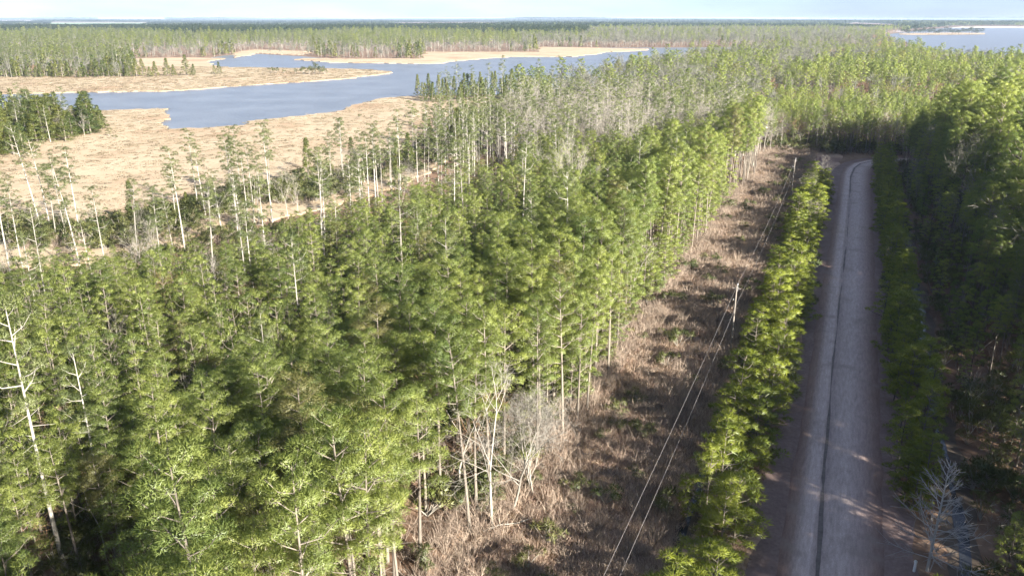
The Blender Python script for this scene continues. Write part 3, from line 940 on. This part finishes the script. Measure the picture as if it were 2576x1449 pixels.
# ------------------------------------------------------------------ single trees (the nearest of each kind) and the rest as mass planting
NAMES = {'pine': ('pine_tree', 'tree'), 'thin': ('slender_pine', 'tree'), 'bare': ('bare_tree', 'tree'), 'redbare': ('budding_tree', 'tree'),
         'cedar': ('cedar_tree', 'tree'), 'mid': ('small_pine', 'tree'), 'lod_dark': ('island_tree', 'tree'), 'young': ('young_pine', 'tree'), 'shrub': ('leafy_shrub', 'shrub')}

def plant(key, vi, loc, rz, s, label, group, tilt=(0, 0)):
    nm, cat = NAMES[key]
    var = KINDS[key][vi]
    r = empty(nm, loc, rz, s)
    r.rotation_euler = (tilt[0], tilt[1], rz)
    tag(r, label, cat, group)
    link('trunk', var['wood'], r)
    link('crown', var['leaf'], r)
    return r

def size_word(s):
    return 'taller' if s > 1.04 else 'shorter' if s < 0.93 else 'middling'

def pine_place(x, y, u, v, px, py, i):
    if u > 14:
        side = 'near the right ditch' if u < 22 else 'deep in right wood'
        along = 'by the lower right corner' if v < 85 else 'level with the nearer pole' if v < 125 else 'level with the farther pole' if v > 180 else 'between the two poles'
        return '%s %s' % (side, along), 'pines in the wood right of the road'
    along = ('by the bottom edge' if v < 62 else 'behind the white bare trees' if v < 88 else 'opposite the nearer pole' if v < 118 else
             'past the nearer pole' if v < 150 else 'level with the marker post' if v < 175 else 'towards the farther pole')
    if u > -32:
        return 'in front row by the clearing ' + along, 'pines along the clearing edge'
    if u > -48:
        return 'in rows behind the clearing ' + along, 'pines in the second rows from the clearing'
    if edge_s[i] < 40 and py < 1100:
        return 'in low wood by the marsh ' + ('at the left edge' if px < 350 else 'below the dead pines' if px < 800 else 'at its middle'), 'pines of the low wood by the marsh'
    col = 'far left' if px < 300 else 'left' if px < 650 else 'left centre' if px < 1000 else 'centre' if px < 1350 else 'right centre'
    row = 'foremost part' if py > 1450 else 'lower part' if py > 1150 else 'middle part' if py > 850 else 'upper part'
    return 'at the %s of the wood, %s' % (col, row), 'pines inside the left wood'

def zone_label(key, i, vi=0):
    x, y, u, v, px, py = X[i], Y[i], U[i], V[i], PX[i], PY[i]
    if key == 'pine':
        place, grp = pine_place(x, y, u, v, px, py, i)
        crown = ('high crowned', 'deep crowned')[(1 + vi) % 4 < 2]
        return '%s %s pine %s' % (size_word(scl[i]), crown, place), grp
    sz = size_word(scl[i])
    one = lambda poly: bool(inside(poly, np.array([x]), np.array([y]))[0])
    place, grp = pine_place(x, y, u, v, px, py, i)
    bins = 'at the picture edge' if px < 60 else 'below the cedar clump' if px < 260 else 'left of the river bend' if px < 430 else 'under the square river bend' if px < 620 else \
        'in the middle of the marsh edge' if px < 820 else 'under the curved shore' if px < 1000 else 'towards the green bushes' if px < 1150 else 'where marsh meets wood'
    look = {'thin': 'thin pale trunk pine', 'bare': 'leafless grey tree', 'redbare': 'leafless rust brown tree', 'cedar': 'dark cedar', 'mid': 'low bushy pine'}[key]
    what = {'thin': 'thin pines', 'bare': 'bare trees', 'redbare': 'rusty trees', 'cedar': 'cedars', 'mid': 'low pines'}[key]
    if one(CLUMP_W):
        return '%s %s in the cedar clump on the left shore, %s' % (sz, look, 'outer side' if px < 110 else 'middle' if px < 190 else 'point'), what + ' of the left shore clump'
    if 1040 < px < 1300 and py < 270:
        return '%s %s on the marsh tip against the river, %s' % (sz, look, 'left end' if px < 1130 else 'middle' if px < 1220 else 'right end'), what + ' on the marsh tip'
    if px < 1290 and py < 690 and edge_s[i] < 30:
        return '%s %s beside the near marsh %s' % (sz, look, bins), what + ' along the marsh edge'
    if y > 330 and py < 220 and px < 1700:
        return '%s %s in the far wood beyond the river, %s' % (sz, look, 'left' if px < 350 else 'by the inner bay' if px < 800 else 'behind the long spit'), what + ' beyond the river'
    if px > 1290 and py < 430 and u < -25:
        return '%s %s in the mixed wood %s' % (sz, look, 'right of the river' if px < 1560 else 'left of the road end' if px < 1900 else 'behind the road end'), what + ' of the mixed wood'
    return '%s %s %s' % (sz, look, place), what + ' among ' + grp

in_frame = (PX > -40) & (PX < 2616) & (PY > 40) & (PY < 1449 + 9000 / np.maximum(DEP, 1) * 3)
SOUR = {'pine': 'pine_forest', 'thin': 'slender_pine_woods', 'bare': 'bare_woods', 'redbare': 'budding_woods', 'cedar': 'cedar_woods', 'mid': 'small_pine_woods'}
STUFFLABEL = {'pine': 'mass of further green pines filling the wood', 'thin': 'mass of further thin pale pines', 'bare': 'mass of further leafless grey trees',
              'redbare': 'mass of further rust brown leafless trees', 'cedar': 'mass of further dark cedars', 'mid': 'mass of further short shaded pines', 'dark': 'distant dark belt of pines'}
LIMIT = {'pine': 300, 'thin': 260, 'bare': 220, 'redbare': 90, 'cedar': 160, 'mid': 240}
for key in ('pine', 'thin', 'bare', 'redbare', 'cedar', 'mid', 'dark'):
    cand = np.where((kind == key) & in_frame)[0]
    cand = cand[np.argsort(DEP[cand])][:LIMIT.get(key, 0)]
    for i in cand:
        vi = int(RNG.integers(len(KINDS[key])))
        lab, grp = zone_label(key, i, vi)
        s = scl[i]
        plant(key, vi, (X[i], Y[i], 0), RNG.random() * 6.283, (s * wide[i], s * wide[i], s * (0.92 + 0.16 * RNG.random())), lab, grp, (RNG.normal() * 0.02, RNG.normal() * 0.02))
    done = np.zeros(n, bool); done[cand] = True
    rest = np.where(((kind == key) & ~done) | (kind == 'lod_' + key))[0]
    srcs = [v['all'] for v in KINDS.get(key, [])]; nn = len(srcs)
    lods = [v['all'] for v in KINDS.get('lod_' + key, [])]
    idx = np.where(kind[rest] == key, RNG.integers(0, max(nn, 1), len(rest)), nn + RNG.integers(0, max(len(lods), 1), len(rest)))
    if len(rest):
        scatter(SOUR.get(key, 'dark_pine_belt'), np.stack([X[rest], Y[rest], np.zeros(len(rest))], 1), rotz(len(rest)), uscale(scl[rest]), idx, srcs + lods, STUFFLABEL[key])

# far woods out to the horizon
fx, fy, fs = [], [], []
d = 2600.0
while d < 32000:
    st = 40 * (d / 2600) ** 0.9
    xs = np.arange(-0.72 * d, 0.72 * d, st)
    fx.append(xs + RNG.normal(size=len(xs)) * st * 0.4); fy.append(d + RNG.normal(size=len(xs)) * st * 0.4); fs.append(np.full(len(xs), (st / 40) ** 0.9))
    d += st * (1.0 if d < 6000 else 1.8)
fx, fy, fs = np.concatenate(fx), np.concatenate(fy), np.concatenate(fs)
k = ~(inside(SOUND, fx, fy) | inside(RIVER, fx, fy))
for p in FIELDS:
    k &= ~inside(p, fx, fy)
fx, fy, fs = fx[k], fy[k], fs[k]
fpx, fpy, _ = to_px(fx, fy)
ci = np.where((RNG.random(len(fx)) < 0.85) | (fpy < 62), RNG.integers(0, 3, len(fx)), 3 + RNG.integers(0, 2, len(fx)))
hz = np.minimum(fs, 1.0 + 0.25 * np.sin(fx * 0.0007) + 0.2 * np.sin(fx * 0.0019 + fy * 0.0005))
hill = np.clip((fy - 11000) / 9000, 0, 1) * np.maximum(0, 16 + 14 * np.sin(fx * 0.0006 + 1.0) + 9 * np.sin(fx * 0.0017) + 5 * np.sin(fx * 0.0041))
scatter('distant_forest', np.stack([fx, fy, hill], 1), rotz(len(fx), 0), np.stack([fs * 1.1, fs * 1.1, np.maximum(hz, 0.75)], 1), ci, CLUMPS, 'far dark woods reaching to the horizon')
# trees on the island in the sound
for i in range(48):
    px = 2264 + i * 4.4 + R.uniform(-3, 3)
    x, y = gp(px, R.uniform(83, 87.5))
    plant('lod_dark', R.randrange(3), (x, y, 0.4), R.random() * 6.28, (2.2, 2.2, R.uniform(0.45, 0.95)), 'dark tree on the low island in the distant sound', 'trees on the island in the sound')

# ------------------------------------------------------------------ young pines in two strips along the road
def young_strip(u0, u1, v0, v1, side, look, step, smin, smax):
    v = v0
    while v < v1:
        for row, uu in enumerate(np.linspace(u0, u1, 2)):
            if R.random() < 0.05 + 0.06 * (math.sin(v * 0.31 + row * 2) * math.sin(v * 0.117 + 1) > 0.45):
                continue
            if side == 'right' and 54 < v < 71:
                continue
            s = R.uniform(smin, smax)
            x, y = xy(uu + R.gauss(0, 0.5), v + R.gauss(0, 0.7))
            edge = 'road' if (row == 1) == (side == 'left') else 'ditch'
            size = 'tall' if s > smin + 0.68 * (smax - smin) else 'small' if s < smin + 0.33 * (smax - smin) else 'middling'
            along = ('at the bottom edge' if v < 52 else 'level with the white bare trees' if v < 72 else 'short of the nearer pole' if v < 90 else 'beside the nearer pole' if v < 114 else
                     'past the nearer pole' if v < 134 else 'by the short marker post' if v < 156 else 'short of the farther pole' if v < 195 else 'at the far end by the bend')
            wd_ = 1.6 if side == 'left' else 1.3
            other = R.random()
            if other < 0.13:                   # leafy bushes and bare saplings break the rows of pines
                k_, f_, w_ = ('shrub', 1.9, 'leafy bush') if other < 0.09 else ('bare', 0.42, 'bare sapling')
                plant(k_, R.randrange(4), (x, y, 0), R.random() * 6.28, s * f_, '%s %s, %s side of %s strip, %s' % (size, w_, edge, side, along), w_ + (' growth' if k_ == 'bare' else ' plants') + ' in the %s strip' % side)
                continue
            plant('young', R.randrange(5), (x, y, 0), R.random() * 6.28, (s * wd_, s * wd_, s * R.uniform(0.88, 1.15)),
                  '%s young pine, %s side of %s strip, %s' % (size, edge, side, along), 'young pines along the %s road side' % side)
        v += step
young_strip(-7.3, -4.5, 34, 222, 'left', 'yellow green', 2.2, 0.55, 1.35)
young_strip(9.3, 11.0, 34, 268, 'right', 'dark green', 2.2, 0.55, 1.2)

bend_words = ('at the left end', 'left of the middle', 'in the middle', 'right of the middle', 'at the right end')
for i in range(46):
    t = i / 46
    u, v = -24 + 52 * t, 289 + R.uniform(-1.5, 7) + (2 if t > 0.6 else 0)
    x, y = xy(u, v)
    s_ = R.uniform(0.45, 0.95)
    plant('mid', R.randrange(4), (x, y, 0), R.random() * 6.28, (s_ * 1.15, s_ * 1.15, s_), '%s low pine in the thicket behind the road bend, %s' % ('taller' if s_ > .7 else 'shorter', bend_words[int(t * 5)]), 'low pines behind the road bend')

for i in range(95):                      # bushy low pines that close the wood's edge along the clearing
    v = 74 + 126 * (i + R.random()) / 95
    u = -25.3 - R.random() * 3.2 - (2.5 if i % 3 == 0 else 0)
    x, y = xy(u, v); s_ = R.uniform(0.42, 0.95)
    plant('mid', R.randrange(4), (x, y, 0), R.random() * 6.28, (s_ * 1.25, s_ * 1.25, s_), '%s bushy pine branched to the ground at the clearing edge, %s' % ('taller' if s_ > .68 else 'shorter',
          'short of the nearer pole' if v < 95 else 'opposite the nearer pole' if v < 118 else 'past the nearer pole' if v < 150 else 'by the marker post' if v < 175 else 'towards the farther pole'), 'bushy pines at the clearing edge')

# ------------------------------------------------------------------ shrubs on the marsh
for px, py, s, lab in ((1040, 298, 2.0, 'rounded brown shrub alone on the open tan marsh'), (1068, 297, 0.9, 'small brown shrub beside the rounded marsh shrub'),
                       (905, 298, 0.8, 'tiny upright shrub near the curved river shore'), (935, 299, 0.6, 'low dark shrub right of the tiny upright shrub'),
                       (1105, 303, 0.7, 'low brown shrub between marsh shrub and wood'), (1160, 312, 1.5, 'brown green shrub at the marsh side of the green wood'),
                       (1185, 308, 2.0, 'large green bush with pointed top where the marsh meets the wood'), (1225, 305, 1.6, 'pale green bush right of the pointed bush'),
                       (275, 345, 1.0, 'dark shrub right of the cedar clump'), (290, 352, 0.8, 'small dark shrub alone on marsh by the cedar clump')):
    x, y = gp(px, py)
    plant('shrub', R.randrange(4), (x, y, 0.4), R.random() * 6.28, s, lab, 'shrubs on the open marsh')
for i in range(24):
    px, py = 18 + i * 14.2 + R.uniform(-5, 5), 195.5 + R.uniform(-2.5, 1.5)
    x, y = gp(px, py); s = R.uniform(0.75, 1.4)
    plant('cedar', R.randrange(4), (x, y, 0.4), R.random() * 6.28, (s * 1.5, s * 1.5, s * 1.1), '%s dark cedar at the foot of the wood on the north marsh, %s' % ('taller' if s > 1.08 else 'shorter', 'left end' if i < 8 else 'middle' if i < 16 else 'right end'), 'cedars at the foot of the north marsh wood')
for i in range(30):
    px = 1052 + i * 13.2 + R.uniform(-5, 5)
    py = 248 + 10 * math.sin(i * 0.35) + R.uniform(-4, 6) - (6 if px > 1380 else 0)
    x, y = gp(px, py); s = 1.75 if i == 18 else R.uniform(0.8, 1.45)
    lab = 'tallest pointed bright green cedar on the marsh tip by the river' if i == 18 else '%s pointed dark cedar on the marsh tip by the river, %s' % ('taller' if s > 1.1 else 'shorter', 'left end' if i < 9 else 'left of the tallest cedar' if i < 18 else 'right of the tallest cedar' if i < 25 else 'right end')
    plant('cedar', R.randrange(4), (x, y, 0.4), R.random() * 6.28, (s, s, s * 1.1), lab, 'pointed cedars on the marsh tip')
for i, (px, py, s) in enumerate(((683, 184, 1.3), (695, 184, 1.2), (715, 185, 0.8), (745, 186, 0.9), (765, 187, 1.7), (778, 188, 1.9), (792, 188, 2.0), (805, 187, 1.8), (818, 187, 1.4))):
    x, y = gp(px, py)
    plant('shrub', R.randrange(4), (x, y, 0.4), R.random() * 6.28, (s * 1.6, s * 1.6, s * 1.8), 'dark green bush in the row on the pale marsh point', 'bushes on the marsh point')
for px, py, s in ((360, 193, 1.25), (378, 195, 0.9), (392, 193, 1.3), (422, 192, 1.4), (438, 192, 1.0), (470, 191, 1.5), (488, 190, 1.0), (552, 187, 1.0), (540, 188, 0.7)):
    x, y = gp(px, py)
    plant('cedar', R.randrange(4), (x, y, 0.4), R.random() * 6.28, (s * 1.45, s * 1.45, s), 'broad dark cedar standing free on the north marsh', 'cedars standing free on the north marsh')

# ------------------------------------------------------------------ ground cover
def cover(name, count, sampler, sources, smin, smax, label, z=0.0, tilt=0.08, probs=None):
    x, y = sampler(count)
    s = smin + (smax - smin) * RNG.random(len(x))
    idx = RNG.choice(len(sources), len(x), p=probs)
    return scatter(name, np.stack([x, y, np.full(len(x), z)], 1), rotz(len(x), tilt), uscale(s, 0.25), idx, sources, label)

def box_uv(u0, u1, v0, v1, dens=None):
    def f(c):
        u = u0 + (u1 - u0) * RNG.random(c); v = v0 + (v1 - v0) * RNG.random(c)
        if dens is not None:
            k = RNG.random(c) < dens(u, v)
            u, v = u[k], v[k]
        return xy(u, v)
    return f
def in_poly(poly, lim=None):
    P = np.array(poly)
    lo, hi = P.min(0), P.max(0)
    if lim is not None:
        lo = np.maximum(lo, lim[0]); hi = np.minimum(hi, lim[1])
    def f(c):
        x = lo[0] + (hi[0] - lo[0]) * RNG.random(c); y = lo[1] + (hi[1] - lo[1]) * RNG.random(c)
        k = inside(poly, x, y) & (np.abs(x) < 0.72 * y + 10)
        return x[k], y[k]
    return f

grass_t = [gen_tuft(300 + i, 120, 1.9, 0.26, 0.07, 0.6, 0.1).mesh('grass_tuft', [M['grass']]) for i in range(4)]
dead_t = [gen_tuft(310 + i, 60, 0.75, 0.75, 0.028, 0.8).mesh('dead_tuft', [M['deadgrass']]) for i in range(4)]
brush_t = [gen_brush(320 + i).mesh('brush_tuft', [M['brush']]) for i in range(4)]
shrub_t = [v['all'] for v in KINDS['shrub']]
cover('marsh_grass', 15000, in_poly(MARSH_S, ((-260, 120), (60, 480))), grass_t, 0.6, 1.2, 'pale tan marsh grass covering the near marsh', 0.4)
cover('far_marsh_grass', 9000, in_poly(MARSH_N, ((-520, 420), (0, 760))), grass_t, 0.9, 1.7, 'pale tan marsh grass covering the far marsh', 0.4)
wav = lambda u, v: 0.45 + 0.55 * (np.sin(u * 0.5 + 0.8 * np.sin(v * 0.12)) * np.sin(v * 0.17 + u * 0.2) > -0.2)
cover('clearing_grass', 30000, box_uv(-25.5, -9.9, 34, 287, wav), dead_t, 0.5, 1.35, 'dead brown grass and weeds covering the power line clearing')
cover('clearing_brush', 5200, box_uv(-25.5, -10.9, 34, 287, wav), brush_t + shrub_t[:1], 0.5, 1.3, 'low leafless brush across the power line clearing', probs=[.245, .245, .245, .245, .02])
cover('verge_grass', 5000, box_uv(-8.3, -3.6, 34, 250), dead_t, 0.3, 0.8, 'short dead grass beside the left ditch')
cover('edge_brush', 1500, box_uv(-29, -23.5, 34, 290), brush_t, 0.7, 1.5, 'grey twiggy brush along the edge of the pine wood')
cover('bend_brush', 500, box_uv(-25, 30, 284, 301, lambda u, v: (v > 290) | (u < -2)), brush_t + shrub_t, 1.0, 2.2, 'brush behind the bend of the road', probs=[.17, .17, .17, .17, .08, .08, .08, .08])
def along_edge(c):
    i = RNG.integers(0, len(EDGE_S) - 1, c); t = RNG.random(c); E_ = np.array(EDGE_S)
    p = E_[i] + (E_[i + 1] - E_[i]) * t[:, None] + RNG.normal(size=(c, 2)) * 4.5
    return p[:, 0], p[:, 1]
cover('marsh_edge_thicket', 1300, along_edge, brush_t + shrub_t, 0.9, 2.3, 'grey brush and dark shrubs along the edge of the near marsh', probs=[.13, .13, .13, .13, .12, .12, .12, .12])
cover('understory', 5200, box_uv(-120, -26, 20, 130), brush_t + shrub_t, 0.7, 1.6, 'low undergrowth on the forest floor', probs=[.17, .17, .17, .17, .08, .08, .08, .08])
cover('ditch_undergrowth', 2600, box_uv(14.9, 60, 34, 265), brush_t + shrub_t, 0.7, 1.7, 'shaded undergrowth below the right hand wood', probs=[.11, .11, .11, .11, .14, .14, .14, .14])

# ------------------------------------------------------------------ the two bare grey trees, logs
def special_bare(seed, loc, rz, label, s, **kw):
    w, t = gen_bare(seed, **kw)
    r = empty('bare_tree', loc, rz, s)
    tag(r, label, 'tree')
    link('trunk', w.mesh('trunk', [M['pale']]), r)
    link('crown', t.mesh('crown', [M['pale']]), r)
    return r
x, y = gp(1238, 1330); special_bare(401, (x, y, 0), 0.4, 'white barked leafless tree with forked limbs at the lower clearing edge', 1.0, h=14.5, levels=4, spread=0.55, twig=0.008, fork=2, r0=0.16)
x, y = gp(1290, 1285); special_bare(402, (x, y, 0), 1.4, 'second white leafless tree just right of the forked one', 1.0, h=11.5, levels=4, spread=0.6, twig=0.008, fork=2, r0=0.15)
x, y = gp(1345, 1240); special_bare(403, (x, y, 0), 2.0, 'many stemmed pale leafless bush tree where the pines meet the clearing', 1.0, h=9.5, levels=4, spread=0.6, twig=0.008, fork=3, r0=0.07, multi=3)
def spreading_bare(px, py, h, label):
    rng = np.random.default_rng(77)
    w, t = Shape(), Shape()
    w.tube([(0, 0, 0), (0.1, 0.05, h * 0.35), (0.02, -0.06, h * 0.7), (0.1, 0, h)], [0.13, 0.10, 0.06, 0.015], 7)
    for i in range(46):
        q = (i + rng.random()) / 46
        z = h * (0.10 + 0.87 * q); a = i * 2.4 + rng.normal() * 0.4
        L = 3.3 * (1 - q) ** 0.75 * (0.7 + 0.5 * rng.random()) + 0.3
        up = 0.10 + 0.7 * q
        d = unit(np.array([math.cos(a), math.sin(a), up]))
        p0 = np.array([0.05, 0, z]); p1 = p0 + d * L * 0.5 + np.array([0, 0, 0.06 * L]); p2 = p0 + d * L + np.array([0, 0, 0.22 * L])
        w.tube([p0, p1, p2], [0.045, 0.03, 0.012], 4, False)
        for k in range(12):
            f = 0.3 + 0.7 * rng.random()
            b = p0 + (p1 - p0) * (f * 2) if f < 0.5 else p1 + (p2 - p1) * (f * 2 - 1)
            e = unit(d + rng.normal(size=3) * 0.55 + np.array([0, 0, 0.2])) * L * (0.22 + 0.25 * rng.random())
            t.tube([b, b + e * 0.6, b + e + np.array([0, 0, 0.05])], [0.024, 0.018, 0.009], 3, False)
    x, y = gp(px, py)
    r = empty('bare_tree', (x, y, 0), 0.3)
    tag(r, label, 'tree')
    link('trunk', w.mesh('trunk', [M['silver']]), r)
    link('crown', t.mesh('crown', [M['silver']]), r)
spreading_bare(2332, 1436, 10.4, 'leafless grey tree with level spreading branches beside the lower right ditch')
def log(px, py, L, r, rz, pitch, label, name='fallen_log'):
    x, y = gp(px, py)
    s = Shape()
    pts = [(0, 0, 0), (L * 0.35, 0.06 * L, 0.02 * L), (L * 0.7, 0.02 * L, -0.01 * L), (L, 0.05 * L, 0)]
    s.tube(pts, [r, r * 0.85, r * 0.6, r * 0.3], 7)
    for t, sd in ((0.5, 1), (0.66, -1), (0.8, 1)):
        s.tube([(L * t, 0.03 * L, 0), (L * (t + 0.08), 0.03 * L + sd * 0.12 * L, 0.05 * L)], [r * 0.3, r * 0.1], 4)
    o = link(name, s.mesh(name, [M['pale']]))
    o.location = (x, y, 0.35); o.rotation_euler = (0, -pitch, rz)
    tag(o, label, 'log')
log(648, 1240, 7.5, 0.14, 2.5, 0.45, 'pale broken trunk leaning across the dark gap between lower left pines')
log(1215, 1345, 4.5, 0.10, 0.3, 0.06, 'pale fallen branch lying by the forked white tree')
log(120, 1330, 7.0, 0.16, 0.5, 0.1, 'grey fallen trunk in the gap at the lower left corner')

# ------------------------------------------------------------------ power line
def pole(u, v, h, label):
    x, y = xy(u, v)
    r = empty('utility_pole', (x, y, 0), math.atan2(ROAD_RT[1], ROAD_RT[0]))
    tag(r, label, 'utility pole', 'utility poles in the clearing')
    s = Shape(); s.tube([(0, 0, -0.1), (0, 0, h * 0.5), (0, 0, h)], [0.145, 0.12, 0.095], 10)
    link('shaft', s.mesh('shaft', [M['pole']]), r)
    s = Shape(); s.tube([(0.14, 0, h - 0.75), (0.17, 0, h - 0.3), (0.12, 0, h + 0.05), (0.10, 0, h + 0.18)], [0.03, 0.03, 0.025, 0.02], 6)
    pb = link('pin_bracket', s.mesh('pin_bracket', [M['steel']]), r)
    s = Shape(); s.tube([(0.10, 0, h + 0.12), (0.10, 0, h + 0.18), (0.10, 0, h + 0.24), (0.10, 0, h + 0.30), (0.10, 0, h + 0.36)], [0.05, 0.09, 0.055, 0.08, 0.05], 8)
    link('insulator', s.mesh('insulator', [M['ceramic']]), pb)
    s = Shape(); s.tube([(0, 0, h - 1.9), (-0.28, 0, h - 1.9)], [0.03, 0.03], 6); s.tube([(-0.28, 0, h - 2.0), (-0.28, 0, h - 1.9), (-0.28, 0, h - 1.8)], [0.04, 0.06, 0.04], 8)
    link('neutral_spool', s.mesh('neutral_spool', [M['steel']]), r)
    s = Shape(); s.tube([(-0.55, 0.05, h - 0.35), (0.55, 0.05, h - 0.35)], [0.05, 0.05], 4)
    link('crossarm', s.mesh('crossarm', [M['pole']]), r)
    return (x, y)
PU = -11.2
P = [(PU, -8.5), (PU, 102.2), (PU - 0.6, 209.0)]
PH = 9.6
pole(*P[0], PH, 'grey wooden utility pole in the clearing below the camera')
pole(*P[1], PH, 'nearer grey wooden utility pole standing in the shaded brown clearing')
pole(*P[2], PH, 'farther grey wooden utility pole near the end of the clearing')
def wire(a, b, du, z, sag, label, name='power_line'):
    s = Shape()
    pts = []
    for i in range(33):
        t = i / 32
        u = a[0] + (b[0] - a[0]) * t + du; v = a[1] + (b[1] - a[1]) * t
        x, y = xy(u, v)
        pts.append((x, y, z - sag * 4 * t * (1 - t)))
    s.tube(pts, [0.012] * 33, 4)
    o = link(name, s.mesh(name, [M['wire']]))
    tag(o, label, 'power line', 'wires of the power line')
wire(P[0], P[1], 0.10, PH + 0.36, 1.2, 'upper thin wire running from the lower edge to the nearer pole')
wire(P[0], P[1], 0.38, PH - 1.9, 1.3, 'lower thin wire hanging beneath the upper one before the nearer pole')
wire(P[1], P[2], 0.10, PH + 0.36, 1.2, 'upper thin wire between the nearer and the farther pole')
wire(P[1], P[2], 0.38, PH - 1.9, 1.3, 'lower thin wire between the nearer and the farther pole')

def post(px, py, h, r, m, label, cap=None):
    x, y = gp(px, py)
    s = Shape(); s.tube([(0, 0, -0.1), (0, 0, h * 0.6), (0, 0, h)], [r, r, r * 0.9], 8)
    o = empty('marker_post', (x, y, 0)); tag(o, label, 'post')
    link('shaft', s.mesh('shaft', [m]), o)
    s = Shape(); s.tube([(0, 0, h), (0, 0, h + r * 1.2), (0, 0, h + r * 1.6)], [r * 1.3, r * 1.25, r * 0.6], 8)
    link('cap', s.mesh('cap', [M['white']]), o)
post(1950, 667, 2.0, 0.07, M['pole'], 'short pale marker post standing in the clearing beyond the nearer pole')
post(2299, 1437, 0.9, 0.11, M['white'], 'small white marker post beside the lower right ditch under the bare tree')
